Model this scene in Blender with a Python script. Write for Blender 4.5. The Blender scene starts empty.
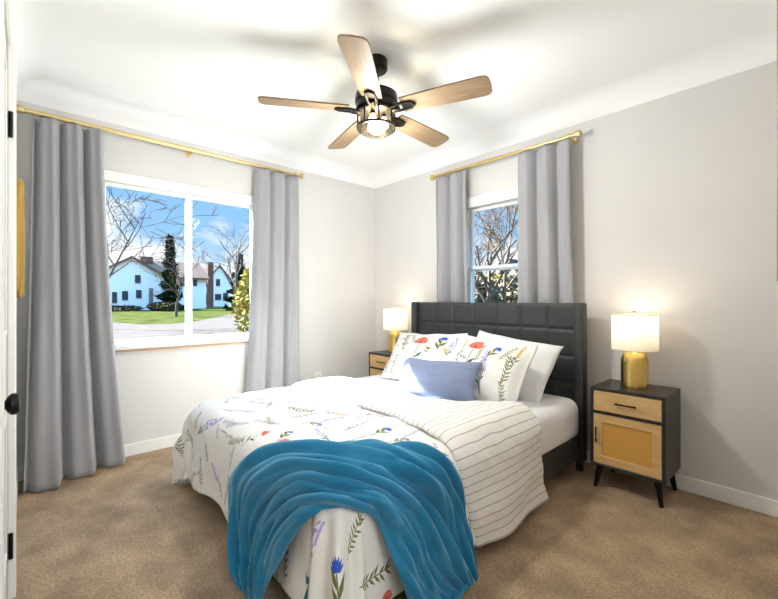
import bpy, bmesh, math, random
import numpy as np
from math import sin, cos, pi, radians, atan2, sqrt, hypot
from mathutils import Vector, Matrix, noise

S = bpy.context.scene
COL = S.collection

# ------------------------------------------------------------------ camera
CAM = Vector((3.29, -2.80, 1.10))
FPX, CX, CY = 396.0, 389.0, 299.5
AZ = radians(137.6)
FWD = Vector((cos(AZ), sin(AZ), 0)); RGT = Vector((sin(AZ), -cos(AZ), 0))
cd = bpy.data.cameras.new('camera'); co = bpy.data.objects.new('camera', cd); COL.objects.link(co)
co.location = CAM
co.rotation_euler = (pi / 2, 0, AZ - pi / 2)
cd.sensor_fit = 'HORIZONTAL'; cd.sensor_width = 36.0
cd.lens = 36.0 * FPX / 778.0
cd.clip_start = 0.01; cd.clip_end = 600
S.camera = co

# ------------------------------------------------------------------ view, world, sun, lights
S.view_settings.view_transform = 'Standard'
S.view_settings.look = 'None'
S.view_settings.gamma = 1.0
S.view_settings.use_curve_mapping = False
S.view_settings.exposure = 0.50
try:
    S.cycles.max_bounces = 14; S.cycles.diffuse_bounces = 8; S.cycles.transparent_max_bounces = 16
    S.cycles.sample_clamp_indirect = 8.0
    S.cycles.use_denoising = True
    S.cycles.caustics_reflective = False; S.cycles.caustics_refractive = False
except Exception:
    pass

W = bpy.data.worlds.new('sky'); S.world = W; W.use_nodes = True
nt = W.node_tree; nt.nodes.clear()
def wn(t, **k):
    n = nt.nodes.new(t)
    for a, b in k.items(): setattr(n, a, b)
    return n
wout = wn('ShaderNodeOutputWorld'); wbg = wn('ShaderNodeBackground')
tc = wn('ShaderNodeTexCoord'); sep = wn('ShaderNodeSeparateXYZ')
nt.links.new(tc.outputs['Generated'], sep.inputs[0])
ramp = wn('ShaderNodeValToRGB')
els = ramp.color_ramp.elements
els[0].position = 0.0; els[0].color = (0.50, 0.64, 0.76, 1)
els[1].position = 0.55; els[1].color = (0.15, 0.38, 0.76, 1)
e = els.new(0.16); e.color = (0.25, 0.47, 0.76, 1)
nt.links.new(sep.outputs['Z'], ramp.inputs['Fac'])
mp = wn('ShaderNodeMapping'); mp.inputs['Scale'].default_value = (1.0, 1.0, 2.2)
mp.inputs['Location'].default_value = (0.35, 0.2, 0.0)
nt.links.new(tc.outputs['Generated'], mp.inputs['Vector'])
ns = wn('ShaderNodeTexNoise'); ns.inputs['Scale'].default_value = 4.2; ns.inputs['Detail'].default_value = 6; ns.inputs['Roughness'].default_value = 0.55
nt.links.new(mp.outputs[0], ns.inputs['Vector'])
cr = wn('ShaderNodeValToRGB'); cr.color_ramp.elements[0].position = 0.46; cr.color_ramp.elements[1].position = 0.60
# clouds bank up towards the horizon
sub = wn('ShaderNodeMath', operation='MULTIPLY_ADD'); sub.inputs[1].default_value = -0.75; sub.inputs[2].default_value = 0.135
nt.links.new(sep.outputs['Z'], sub.inputs[0])
addc = wn('ShaderNodeMath', operation='ADD')
nt.links.new(ns.outputs['Fac'], addc.inputs[0]); nt.links.new(sub.outputs[0], addc.inputs[1])
nt.links.new(addc.outputs[0], cr.inputs['Fac'])
mx = wn('ShaderNodeMixRGB'); mx.inputs['Color2'].default_value = (.80, .81, .82, 1)
nt.links.new(cr.outputs['Color'], mx.inputs['Fac']); nt.links.new(ramp.outputs['Color'], mx.inputs['Color1'])
# sky strength raised above the visible band to add light indoors
mr = wn('ShaderNodeMapRange'); mr.inputs['From Min'].default_value = 0.35; mr.inputs['From Max'].default_value = 0.75
mr.inputs['To Min'].default_value = 1.0; mr.inputs['To Max'].default_value = 7.0
nt.links.new(sep.outputs['Z'], mr.inputs['Value'])
nt.links.new(mx.outputs[0], wbg.inputs['Color']); nt.links.new(mr.outputs[0], wbg.inputs['Strength'])
nt.links.new(wbg.outputs[0], wout.inputs[0])

SUN_DIR = Vector((1.0, 0.60, -0.66 * hypot(1.0, 0.6))).normalized()      # from sun into the room
sl = bpy.data.lights.new('sun', 'SUN'); so = bpy.data.objects.new('sun', sl); COL.objects.link(so)
so.rotation_euler = SUN_DIR.to_track_quat('-Z', 'Y').to_euler()
sl.energy = 38.0; sl.angle = radians(0.7); sl.color = (0.95, 0.975, 1.0)

def area(name, loc, direction, sx, sy, power, color=(1, 1, 1), portal=False):
    l = bpy.data.lights.new(name, 'AREA'); l.shape = 'RECTANGLE'; l.size = sx; l.size_y = sy
    l.energy = power; l.color = color
    o = bpy.data.objects.new(name, l); COL.objects.link(o); o.location = loc
    o.rotation_euler = Vector(direction).to_track_quat('-Z', 'Y').to_euler()
    if portal: l.cycles.is_portal = True
    return o
area('window_portal', (-0.14, -1.88, 1.36), (1, 0, 0), 1.1, 1.15, 1, portal=True)
area('rear_window_portal', (1.555, 0.14, 1.42), (0, -1, 0), 0.75, 0.98, 1, portal=True)
area('hallway_fill', (4.30, -2.42, 1.55), (-1, 0.45, -0.02), 1.0, 1.5, 18, (0.93, 0.97, 1.0))  # added fill lamp out of view, brightens the room through the doorway

# ------------------------------------------------------------------ helpers
def at(px, py, **k):
    d = FWD + RGT * ((px - CX) / FPX) + Vector((0, 0, -(py - CY) / FPX))
    a, v = list(k.items())[0]
    i = 'xyz'.index(a)
    return CAM + d * ((v - CAM[i]) / d[i])

MATS = {}
def mat(name, color, rough=0.6, metal=0.0, **k):
    if name in MATS: return MATS[name]
    m = bpy.data.materials.new(name); m.use_nodes = True
    b = m.node_tree.nodes['Principled BSDF']
    b.inputs['Base Color'].default_value = (*color, 1); b.inputs['Roughness'].default_value = rough
    b.inputs['Metallic'].default_value = metal
    for a, v in k.items(): b.inputs[a].default_value = v
    MATS[name] = m
    return m
def noisy(name, c1, c2, scale, rough=0.7, bump=0.0, bscale=None, metal=0.0, stretch=(1, 1, 1), detail=4, lo=0.35, hi=0.65, bdist=0.01, **k):
    """two colours mixed by noise, optional bump"""
    if name in MATS: return MATS[name]
    m = mat(name, c1, rough, metal, **k); t = m.node_tree; b = t.nodes['Principled BSDF']
    tcn = t.nodes.new('ShaderNodeTexCoord'); mpn = t.nodes.new('ShaderNodeMapping'); mpn.inputs['Scale'].default_value = stretch
    t.links.new(tcn.outputs['Object'], mpn.inputs[0])
    n = t.nodes.new('ShaderNodeTexNoise'); n.inputs['Scale'].default_value = scale; n.inputs['Detail'].default_value = detail
    t.links.new(mpn.outputs[0], n.inputs['Vector'])
    r = t.nodes.new('ShaderNodeValToRGB')
    r.color_ramp.elements[0].position = lo; r.color_ramp.elements[0].color = (*c1, 1)
    r.color_ramp.elements[1].position = hi; r.color_ramp.elements[1].color = (*c2, 1)
    t.links.new(n.outputs['Fac'], r.inputs['Fac']); t.links.new(r.outputs['Color'], b.inputs['Base Color'])
    if bump:
        n2 = t.nodes.new('ShaderNodeTexNoise'); n2.inputs['Scale'].default_value = bscale or scale * 4; n2.inputs['Detail'].default_value = 3
        t.links.new(mpn.outputs[0], n2.inputs['Vector'])
        bp = t.nodes.new('ShaderNodeBump'); bp.inputs['Strength'].default_value = bump; bp.inputs['Distance'].default_value = bdist
        t.links.new(n2.outputs['Fac'], bp.inputs['Height']); t.links.new(bp.outputs[0], b.inputs['Normal'])
    return m

def link(name, bm, m, parent=None, smooth=False, mods=None):
    me = bpy.data.meshes.new(name)
    bmesh.ops.recalc_face_normals(bm, faces=bm.faces) if not smooth == 'keep' else None
    bm.to_mesh(me); bm.free()
    o = bpy.data.objects.new(name, me); COL.objects.link(o)
    for mm in (m if isinstance(m, (list, tuple)) else [m]): me.materials.append(mm)
    if smooth:
        for p in me.polygons: p.use_smooth = True
        if smooth == 'auto':
            sharp_edges(me)
    if parent: o.parent = parent
    return o
def sharp_edges(me, ang=radians(35)):
    bm = bmesh.new(); bm.from_mesh(me)
    for e_ in bm.edges:
        if len(e_.link_faces) == 2 and e_.calc_face_angle(0) > ang: e_.smooth = False
    bm.to_mesh(me); bm.free()
def tag(o, label, cat, group=None):
    o['label'] = label; o['category'] = cat
    if group: o['group'] = group
    return o
def struct(o):
    o['kind'] = 'structure'; return o
def empty(name, loc, label, cat, group=None, rz=0.0):
    o = bpy.data.objects.new(name, None); COL.objects.link(o); o.location = loc; o.rotation_euler = (0, 0, rz)
    o.empty_display_size = 0.05
    return tag(o, label, cat, group)
def dup(root, loc, label, rz=None):
    r = root.copy(); COL.objects.link(r); r.location = loc; r['label'] = label
    if rz is not None: r.rotation_euler = (0, 0, rz)
    for ch in list(root.children):
        c = ch.copy(); COL.objects.link(c); c.parent = r
        for g in ch.children:
            d = g.copy(); COL.objects.link(d); d.parent = c
    return r

def add_box(bm, x0, x1, y0, y1, z0, z1, bev=0.0, seg=2):
    mt = Matrix.Translation(((x0 + x1) / 2, (y0 + y1) / 2, (z0 + z1) / 2)) @ Matrix.Diagonal((abs(x1 - x0), abs(y1 - y0), abs(z1 - z0), 1))
    r = bmesh.ops.create_cube(bm, size=1.0, matrix=mt)
    if bev:
        es = list({e_ for v in r['verts'] for e_ in v.link_edges})
        bmesh.ops.bevel(bm, geom=es, offset=bev, segments=seg, profile=0.5, affect='EDGES')
    return bm
def box(name, m, x0, x1, y0, y1, z0, z1, bev=0.0, parent=None, seg=2):
    bm = bmesh.new(); add_box(bm, x0, x1, y0, y1, z0, z1, bev, seg)
    return link(name, bm, m, parent, smooth='auto' if bev else False)
def add_lathe(bm, prof, n=32, loc=(0, 0, 0), axis='z', cap=True):
    rings = []
    for r, h in prof:
        ring = []
        for i in range(n):
            a = 2 * pi * i / n
            if axis == 'z': p = (r * cos(a), r * sin(a), h)
            elif axis == 'x': p = (h, r * cos(a), r * sin(a))
            else: p = (r * cos(a), h, r * sin(a))
            ring.append(bm.verts.new((p[0] + loc[0], p[1] + loc[1], p[2] + loc[2])))
        rings.append(ring)
    for a, b in zip(rings, rings[1:]):
        for i in range(n):
            bm.faces.new((a[i], a[(i + 1) % n], b[(i + 1) % n], b[i]))
    if cap:
        bm.faces.new(rings[0]); bm.faces.new(rings[-1])
    return bm
def add_tube(bm, pts, radii, n=8, cap=True):
    pts = [Vector(p) for p in pts]
    if not isinstance(radii, (list, tuple)): radii = [radii] * len(pts)
    rings = []
    for i, p in enumerate(pts):
        t = (pts[min(i + 1, len(pts) - 1)] - pts[max(i - 1, 0)]).normalized()
        u = t.cross(Vector((0, 0, 1)) if abs(t.z) < 0.95 else Vector((1, 0, 0))).normalized(); w = t.cross(u)
        rings.append([bm.verts.new(p + (u * cos(2 * pi * k / n) + w * sin(2 * pi * k / n)) * radii[i]) for k in range(n)])
    for a, b in zip(rings, rings[1:]):
        for k in range(n): bm.faces.new((a[k], a[(k + 1) % n], b[(k + 1) % n], b[k]))
    if cap:
        bm.faces.new(rings[0]); bm.faces.new(rings[-1])
    return bm
def add_prism(bm, poly, axis, a, b):
    """poly: 2D points in the two other axes, extruded along axis from a to b"""
    def P(u, v, w):
        return {'x': (w, u, v), 'y': (u, w, v), 'z': (u, v, w)}[axis]
    A = [bm.verts.new(P(u, v, a)) for u, v in poly]; B = [bm.verts.new(P(u, v, b)) for u, v in poly]
    bm.faces.new(A); bm.faces.new(B)
    n = len(poly)
    for i in range(n): bm.faces.new((A[i], A[(i + 1) % n], B[(i + 1) % n], B[i]))
    return bm
def grid(name, fn, nu, nv, m, parent=None, uv=None, thick=0.0, off=-1, close_u=False):
    """grid surface fn(i/nu, j/nv) -> Vector; uv(u,v) -> (U,V)"""
    bm = bmesh.new(); vs = [[bm.verts.new(fn(i / nu, j / nv)) for j in range(nv + 1)] for i in range(nu + 1)]
    L = bm.loops.layers.uv.new('UVMap') if uv else None
    for i in range(nu):
        for j in range(nv):
            f = bm.faces.new((vs[i][j], vs[i + 1][j], vs[i + 1][j + 1], vs[i][j + 1])); f.smooth = True
            if uv:
                for lp, (a, b) in zip(f.loops, ((i, j), (i + 1, j), (i + 1, j + 1), (i, j + 1))):
                    lp[L].uv = uv(a / nu, b / nv)
    me = bpy.data.meshes.new(name); bm.to_mesh(me); bm.free()
    o = bpy.data.objects.new(name, me); COL.objects.link(o); me.materials.append(m)
    if parent: o.parent = parent
    if thick:
        md = o.modifiers.new('thickness', 'SOLIDIFY'); md.thickness = thick; md.offset = off
    return o
def nz(x, y, z=0.0): return noise.noise(Vector((x, y, z)))
def sstep(a, b, x):
    t = min(1, max(0, (x - a) / (b - a))); return t * t * (3 - 2 * t)

# ------------------------------------------------------------------ painted cloth prints (drawn here, stroke by stroke)
class Paint:
    def __init__(s, n, m, X0, X1, Y0, Y1, base):
        s.a = np.ones((m, n, 4), np.float32); s.a[..., :3] = base
        s.X0, s.X1, s.Y0, s.Y1 = X0, X1, Y0, Y1; s.n, s.m = n, m
    def px(s, x, y): return (x - s.X0) / (s.X1 - s.X0) * s.n, (y - s.Y0) / (s.Y1 - s.Y0) * s.m
    def seg(s, x0, y0, x1, y1, r0, r1, c, alpha=1.0):
        k = s.n / (s.X1 - s.X0)
        ax, ay = s.px(x0, y0); bx, by = s.px(x1, y1); r0 *= k; r1 *= k
        R = max(r0, r1) + 2
        i0, i1 = int(max(0, min(ax, bx) - R)), int(min(s.n, max(ax, bx) + R + 1)); j0, j1 = int(max(0, min(ay, by) - R)), int(min(s.m, max(ay, by) + R + 1))
        if i0 >= i1 or j0 >= j1: return
        X, Y = np.meshgrid(np.arange(i0, i1) + .5, np.arange(j0, j1) + .5)
        dx, dy = bx - ax, by - ay; L = dx * dx + dy * dy + 1e-9
        t = np.clip(((X - ax) * dx + (Y - ay) * dy) / L, 0, 1)
        d = np.hypot(X - ax - t * dx, Y - ay - t * dy) - (r0 + (r1 - r0) * t)
        A = np.clip(.5 - d, 0, 1)[..., None] * alpha
        s.a[j0:j1, i0:i1, :3] = s.a[j0:j1, i0:i1, :3] * (1 - A) + np.array(c, np.float32) * A
    def leaf(s, x, y, ang, L, w, c):
        ca, sa = cos(ang), sin(ang)
        mx_, my_ = x + ca * L * .45, y + sa * L * .45
        s.seg(x, y, mx_, my_, w * .15, w * .5, c); s.seg(mx_, my_, x + ca * L, y + sa * L, w * .5, w * .06, c)
    def image(s, name):
        im = bpy.data.images.new(name, s.n, s.m, alpha=False, float_buffer=True)
        im.colorspace_settings.name = 'Linear Rec.709'
        im.pixels.foreach_set(s.a.ravel()); im.update(); im.pack()
        return im
OL = (.16, .17, .04); DG = (.06, .13, .06); TEAL = (.07, .19, .20); LAV = (.36, .27, .60); BLU = (.03, .10, .50); RED = (.75, .17, .10); YEL = (.62, .38, .05); INK = (.25, .25, .31); PNK = (.80, .32, .30)
def m_lavender(P, x, y, a, h, rnd):
    ca, sa = cos(a), sin(a)
    for k in (-1, 0, 1):
        P.seg(x, y, x + ca * h * .6 - sa * k * h * .06, y + sa * h * .6 + ca * k * h * .06, h * .008, h * .007, TEAL)
    for i in range(46):
        t = .52 + .48 * i / 46; w = h * .075 * (1.25 - t) * 2.0
        o_ = rnd.uniform(-1, 1) * w
        c = LAV if rnd.random() < .7 else (.50, .42, .72)
        P.seg(x + ca * h * t - sa * o_, y + sa * h * t + ca * o_, x + ca * h * (t + .012) - sa * o_, y + sa * h * (t + .012) + ca * o_, h * .017, h * .014, c)
    P.leaf(x + ca * h * .2, y + sa * h * .2, a + .8, h * .16, h * .05, TEAL); P.leaf(x + ca * h * .3, y + sa * h * .3, a - .8, h * .14, h * .045, TEAL)
def m_sprig(P, x, y, a, h, rnd, c=None):
    c = c or OL
    ca, sa = cos(a), sin(a); px_, py_ = x, y; ang = a
    for i in range(7):
        ang += rnd.uniform(-.12, .16); nx, ny = px_ + cos(ang) * h / 7, py_ + sin(ang) * h / 7
        P.seg(px_, py_, nx, ny, h * .012, h * .010, c)
        for sgn in (1, -1): P.leaf(nx, ny, ang + sgn * rnd.uniform(.6, .95), h * rnd.uniform(.18, .26), h * .06, c)
        px_, py_ = nx, ny
    P.leaf(px_, py_, ang, h * .2, h * .055, c)
def m_blue(P, x, y, a, h, rnd, c=None):
    c = c or BLU
    ca, sa = cos(a), sin(a)
    P.seg(x, y, x + ca * h * .75, y + sa * h * .75, h * .02, h * .018, DG)
    for sgn, t in ((1, .3), (-1, .4), (1, .55)): P.leaf(x + ca * h * t, y + sa * h * t, a + sgn * .6, h * .38, h * .13, OL)
    fx, fy = x + ca * h * .85, y + sa * h * .85
    for i in range(7):
        b = a + (i - 3) * .45; P.leaf(fx - ca * h * .06, fy - sa * h * .06, b, h * .2, h * .10, c)
def m_poppy(P, x, y, a, h, rnd, c=None):
    c = c or RED
    ca, sa = cos(a), sin(a)
    P.seg(x, y, x + ca * h * .8, y + sa * h * .8, h * .014, h * .012, OL)
    P.leaf(x + ca * h * .25, y + sa * h * .25, a + .9, h * .3, h * .09, DG); P.leaf(x + ca * h * .4, y + sa * h * .4, a - .9, h * .28, h * .09, DG)
    fx, fy = x + ca * h * .88, y + sa * h * .88
    for i in range(5):
        b = a + (i - 2) * .7; P.seg(fx, fy, fx + cos(b) * h * .12, fy + sin(b) * h * .12, h * .06, h * .075, c if i % 2 else (c[0] * .85, c[1] * .8, c[2] * .8))
    P.seg(fx, fy, fx, fy, h * .03, h * .03, (.12, .05, .05))
def m_goldspike(P, x, y, a, h, rnd):
    ca, sa = cos(a), sin(a)
    P.seg(x, y, x + ca * h, y + sa * h, h * .010, h * .008, OL)
    for i in range(16):
        t = .45 + .55 * i / 16; sg = 1 if i % 2 else -1
        P.leaf(x + ca * h * t, y + sa * h * t, a + sg * .8, h * .09, h * .05, YEL)
    for sg, t in ((1, .15), (-1, .25), (1, .33)): P.leaf(x + ca * h * t, y + sa * h * t, a + sg * .7, h * .2, h * .06, DG)
def m_script(P, x, y, a, w, rnd):
    """a botanist's scribbled caption: unreadable joined loops"""
    ca, sa = cos(a), sin(a); q = None
    for i in range(26):
        t = i / 25 * w; o_ = .010 * sin(i * 1.9) * (1 if rnd.random() < .7 else 1.8)
        p = (x + ca * t - sa * o_, y + sa * t + ca * o_)
        if q and not (i % 9 == 0): P.seg(q[0], q[1], p[0], p[1], .0022, .0022, INK, .8)
        q = p
MOTIFS = [m_lavender, m_sprig, m_blue, m_poppy, m_goldspike, m_sprig, m_lavender]

def print_mat(name, im, rough=0.85):
    m = mat(name, (.9, .9, .9), rough); t = m.node_tree; b = t.nodes['Principled BSDF']
    u = t.nodes.new('ShaderNodeUVMap'); u.uv_map = 'UVMap'; ti = t.nodes.new('ShaderNodeTexImage'); ti.image = im
    t.links.new(u.outputs[0], ti.inputs[0]); t.links.new(ti.outputs[0], b.inputs['Base Color'])
    n2 = t.nodes.new('ShaderNodeTexNoise'); n2.inputs['Scale'].default_value = 14
    tc_ = t.nodes.new('ShaderNodeTexCoord'); t.links.new(tc_.outputs['Object'], n2.inputs['Vector'])
    bp = t.nodes.new('ShaderNodeBump'); bp.inputs['Strength'].default_value = .25; bp.inputs['Distance'].default_value = .02
    t.links.new(n2.outputs['Fac'], bp.inputs['Height']); t.links.new(bp.outputs[0], b.inputs['Normal'])
    return m

# ------------------------------------------------------------------ materials
M_wall = noisy('wall_paint', (.655, .638, .620), (.675, .658, .640), 3, .8, .05, 220, bdist=.002)
M_ceil = mat('ceiling_paint', (.875, .875, .872), .85)
M_trim = mat('white_trim', (.86, .855, .84), .45)
M_door = mat('door_paint', (.80, .79, .76), .45)
M_black = mat('black_metal', (.012, .011, .010), .4, .6)
M_gold = mat('brushed_gold', (.74, .52, .16), .22, 1.0)
M_goldrod = mat('rod_gold', (.70, .55, .26), .38, 1.0)
M_curt = noisy('curtain_velvet', (.30, .30, .315), (.355, .355, .37), 5, .85, .15, 180, stretch=(1, 1, .25), bdist=.003, **{'Sheen Weight': .35})
M_hb = noisy('charcoal_upholstery', (.030, .034, .034), (.040, .045, .045), 30, .55, .25, 400, bdist=.002)
M_sheet = noisy('white_sheet', (.80, .80, .81), (.83, .83, .84), 5, .9, .2, 16, bdist=.01)
M_wood = noisy('oak_blade', (.215, .138, .072), (.295, .20, .11), 9, .5, .05, stretch=(1, 1, 1), detail=6)
M_bronze = mat('dark_bronze', (.022, .019, .016), .38, .8)
M_tan = noisy('light_wood', (.60, .37, .15), (.69, .45, .20), 8, .5, .05, stretch=(1, 1, 6))
M_dark = noisy('espresso_wood', (.020, .017, .015), (.030, .025, .022), 10, .35)
M_throw = noisy('blue_velour', (.012, .15, .28), (.026, .19, .33), 6, .9, .3, 60, bdist=.004, **{'Specular IOR Level': .1, 'Sheen Weight': .8, 'Sheen Roughness': .45, 'Sheen Tint': (.45, .75, .95, 1)})
M_lumbar = noisy('blue_grey_linen', (.19, .235, .37), (.24, .29, .42), 120, .9, .3, 500, bdist=.002)
M_plate = mat('outlet_plastic', (.85, .85, .83), .4)

def carpet_mat():
    m = noisy('carpet_pile', (.35, .245, .148), (.60, .43, .272), 90, 1.0, .9, 220, detail=5, lo=.3, hi=.7, bdist=.012)
    t = m.node_tree; b = t.nodes['Principled BSDF']
    r = [n for n in t.nodes if n.type == 'VALTORGB'][0]; mpn = [n for n in t.nodes if n.type == 'MAPPING'][0]
    n = t.nodes.new('ShaderNodeTexNoise'); n.inputs['Scale'].default_value = 5; n.inputs['Detail'].default_value = 5
    t.links.new(mpn.outputs[0], n.inputs['Vector'])
    mr_ = t.nodes.new('ShaderNodeMapRange'); mr_.inputs['From Min'].default_value = .3; mr_.inputs['From Max'].default_value = .7
    mr_.inputs['To Min'].default_value = .68; mr_.inputs['To Max'].default_value = 1.26
    t.links.new(n.outputs['Fac'], mr_.inputs['Value'])
    mm = t.nodes.new('ShaderNodeMixRGB'); mm.blend_type = 'MULTIPLY'; mm.inputs['Fac'].default_value = 1
    t.links.new(r.outputs['Color'], mm.inputs['Color1']); t.links.new(mr_.outputs[0], mm.inputs['Color2'])
    t.links.new(mm.outputs[0], b.inputs['Base Color'])
    return m
M_carpet = carpet_mat()

def glass_mat(name='window_glass'):
    m = bpy.data.materials.new(name); m.use_nodes = True; t = m.node_tree; t.nodes.clear()
    o = t.nodes.new('ShaderNodeOutputMaterial'); mixn = t.nodes.new('ShaderNodeMixShader')
    tr = t.nodes.new('ShaderNodeBsdfTransparent'); gl = t.nodes.new('ShaderNodeBsdfGlossy'); gl.inputs['Roughness'].default_value = .02
    tr.inputs['Color'].default_value = (.97, .985, .98, 1)
    mixn.inputs[0].default_value = .002
    t.links.new(tr.outputs[0], mixn.inputs[1]); t.links.new(gl.outputs[0], mixn.inputs[2]); t.links.new(mixn.outputs[0], o.inputs[0])
    return m
M_glass = glass_mat()

# ------------------------------------------------------------------ room shell
RX, RY, ZW, ZC = 3.25, -2.855, 2.309, 2.43
T = 0.12
bm = bmesh.new(); add_box(bm, -T, 4.75, -3.6, T, -0.1, 0.0); struct(link('floor', bm, M_carpet))
# window wall, hole y -2.42..-1.345, z .80..1.915
WY0, WY1, WZ0, WZ1 = -2.42, -1.345, 0.795, 1.912
bm = bmesh.new()
add_box(bm, -T, 0, RY - T, WY0, 0, ZC + .1); add_box(bm, -T, 0, WY1, T, 0, ZC + .1)
add_box(bm, -T, 0, WY0, WY1, 0, WZ0); add_box(bm, -T, 0, WY0, WY1, WZ1, ZC + .1)
struct(link('wall_left', bm, M_wall))
HX0, HX1, HZ0, HZ1 = 1.215, 1.895, 0.95, 1.885
bm = bmesh.new()
add_box(bm, 0, HX0, 0, T, 0, ZC + .1); add_box(bm, HX1, RX + T, 0, T, 0, ZC + .1)
add_box(bm, HX0, HX1, 0, T, 0, HZ0); add_box(bm, HX0, HX1, 0, T, HZ1, ZC + .1)
struct(link('wall_back', bm, M_wall))
# closet-door wall beside the camera
DX0, DX1, DZ = 1.285, 2.02, 2.03
bm = bmesh.new()
add_box(bm, 0, DX0, RY - T, RY, 0, ZC + .1); add_box(bm, DX1, 4.75, RY - T, RY, 0, ZC + .1); add_box(bm, DX0, DX1, RY - T, RY, DZ, ZC + .1)
struct(link('wall_front', bm, M_wall))
# right wall with the doorway the photo is taken from
bm = bmesh.new()
add_box(bm, RX, RX + .1, -1.95, 0, 0, ZC + .1); add_box(bm, RX, RX + .1, RY, -1.95, 2.06, ZC + .1)
struct(link('wall_right', bm, M_wall))
# hallway behind the doorway
bm = bmesh.new(); add_box(bm, 4.65, 4.75, RY, T, 0, ZC + .1); add_box(bm, RX + .1, 4.65, -.6, -.5, 0, ZC + .1)
struct(link('wall_hallway', bm, M_wall))
bm = bmesh.new(); add_box(bm, -T, 4.75, -3.6, T, ZC, ZC + .1); struct(link('ceiling', bm, M_ceil))
# plaster cove where walls meet ceiling
def cove(name, p0, p1, nrm):
    bm = bmesh.new(); n = 10; H = ZC - ZW; D = .15; A, B = Vector(p0), Vector(p1); N = Vector(nrm); ra, rb = [], []
    for i in range(n + 1):
        th = i / n * pi / 2
        o_ = N * (D * (1 - cos(th))); z = ZW + H * sin(th)
        ra.append(bm.verts.new(A + o_ + Vector((0, 0, z)))); rb.append(bm.verts.new(B + o_ + Vector((0, 0, z))))
    ca = bm.verts.new(A + Vector((0, 0, ZC))); cb = bm.verts.new(B + Vector((0, 0, ZC)))
    for i in range(n): bm.faces.new((ra[i], rb[i], rb[i + 1], ra[i + 1]))
    for r, c in ((ra, ca), (rb, cb)):
        for i in range(n): bm.faces.new((c, r[i], r[i + 1]))
    o = link(name, bm, M_ceil, smooth='auto'); return struct(o)
e_ = .0
cove('trim_1', (0, RY, 0), (0, 0, 0), (1, 0, 0)); cove('trim_2', (0, 0, 0), (RX, 0, 0), (0, -1, 0))
cove('trim_3', (0, RY, 0), (RX, RY, 0), (0, 1, 0)); cove('trim_4', (RX, RY, 0), (RX, 0, 0), (-1, 0, 0))
# baseboards
def baseboard(name, pts):
    (x0, y0, x1, y1) = pts; bm = bmesh.new()
    add_box(bm, x0, x1, y0, y1, 0, .085, .004, 1); return struct(link(name, bm, M_trim, smooth='auto'))
baseboard('baseboard_left', (0, RY, .014, 0)); baseboard('baseboard_back', (.014, -.014, RX, 0))
baseboard('baseboard_front', (.014, RY, DX0 - .085, RY + .014)); baseboard('baseboard_right', (RX - .014, -1.87, RX, -.014))

# window 1 (slider in the left wall)
win = bpy.data.objects.new('window_1', None); COL.objects.link(win); struct(win)
bm = bmesh.new()
c = .068
add_box(bm, 0, .014, WY0 - c, WY1 + c, WZ1, WZ1 + c, .003, 1); add_box(bm, 0, .014, WY0 - c, WY0, WZ0, WZ1, .003, 1); add_box(bm, 0, .014, WY1, WY1 + c, WZ0, WZ1, .003, 1)
link('window_trim', bm, M_trim, win, 'auto')
bm = bmesh.new()
fx0, fx1 = -.085, -.03; w = .020
add_box(bm, fx0, fx1, WY0, WY1, WZ0, WZ0 + w, .004, 1); add_box(bm, fx0, fx1, WY0, WY1, WZ1 - w, WZ1, .004, 1)
add_box(bm, fx0, fx1, WY0, WY0 + w, WZ0, WZ1, .004, 1); add_box(bm, fx0, fx1, WY1 - w, WY1, WZ0, WZ1, .004, 1)
link('window_frame', bm, M_trim, win, 'auto')
box('mullion', M_trim, -.08, -.035, -1.888, -1.846, WZ0 + w, WZ1 - w, .005, win)
box('pane', M_glass, -.058, -.054, WY0 + w, -1.888, WZ0 + w, WZ1 - w, 0, win); box('pane', M_glass, -.058, -.054, -1.846, WY1 - w, WZ0 + w, WZ1 - w, 0, win)
box('window_sill', M_trim, -.03, .045, WY0 - .075, WY1 + .075, WZ0 - .045, WZ0, .012, win, 3)
box('sill_edging', mat('sill_wood', (.50, .30, .16), .5), 0, .030, WY0 - .07, WY1 + .07, WZ0 - .060, WZ0 - .045, .003, win)

# window 2 (double hung behind the bed)
win2 = bpy.data.objects.new('window_2', None); COL.objects.link(win2); struct(win2)
bm = bmesh.new()
add_box(bm, HX0 - .075, HX1 + .075, -.014, 0, HZ1, HZ1 + .085, .003, 1); add_box(bm, HX0 - .075, HX0, -.014, 0, HZ0 - .07, HZ1, .003, 1); add_box(bm, HX1, HX1 + .075, -.014, 0, HZ0 - .07, HZ1, .003, 1)
add_box(bm, HX0 - .075, HX1 + .075, -.03, 0, HZ0 - .03, HZ0, .003, 1)
link('window_trim', bm, M_trim, win2, 'auto')
MR = 1.362; w = .026
for nm, z0, z1, y0 in (('upper_sash', MR - .02, HZ1, .055), ('lower_sash', HZ0, MR + .02, .025)):
    bm = bmesh.new(); y1 = y0 + .028
    add_box(bm, HX0, HX0 + w, y0, y1, z0, z1, .003, 1); add_box(bm, HX1 - w, HX1, y0, y1, z0, z1, .003, 1)
    add_box(bm, HX0 + w, HX1 - w, y0, y1, z0, z0 + w, .003, 1); add_box(bm, HX0 + w, HX1 - w, y0, y1, z1 - w, z1, .003, 1)
    f = link(nm, bm, M_trim, win2, 'auto')
    box('pane', M_glass, HX0 + w, HX1 - w, y0 + .012, y0 + .016, z0 + w, z1 - w, 0, f)

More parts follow.
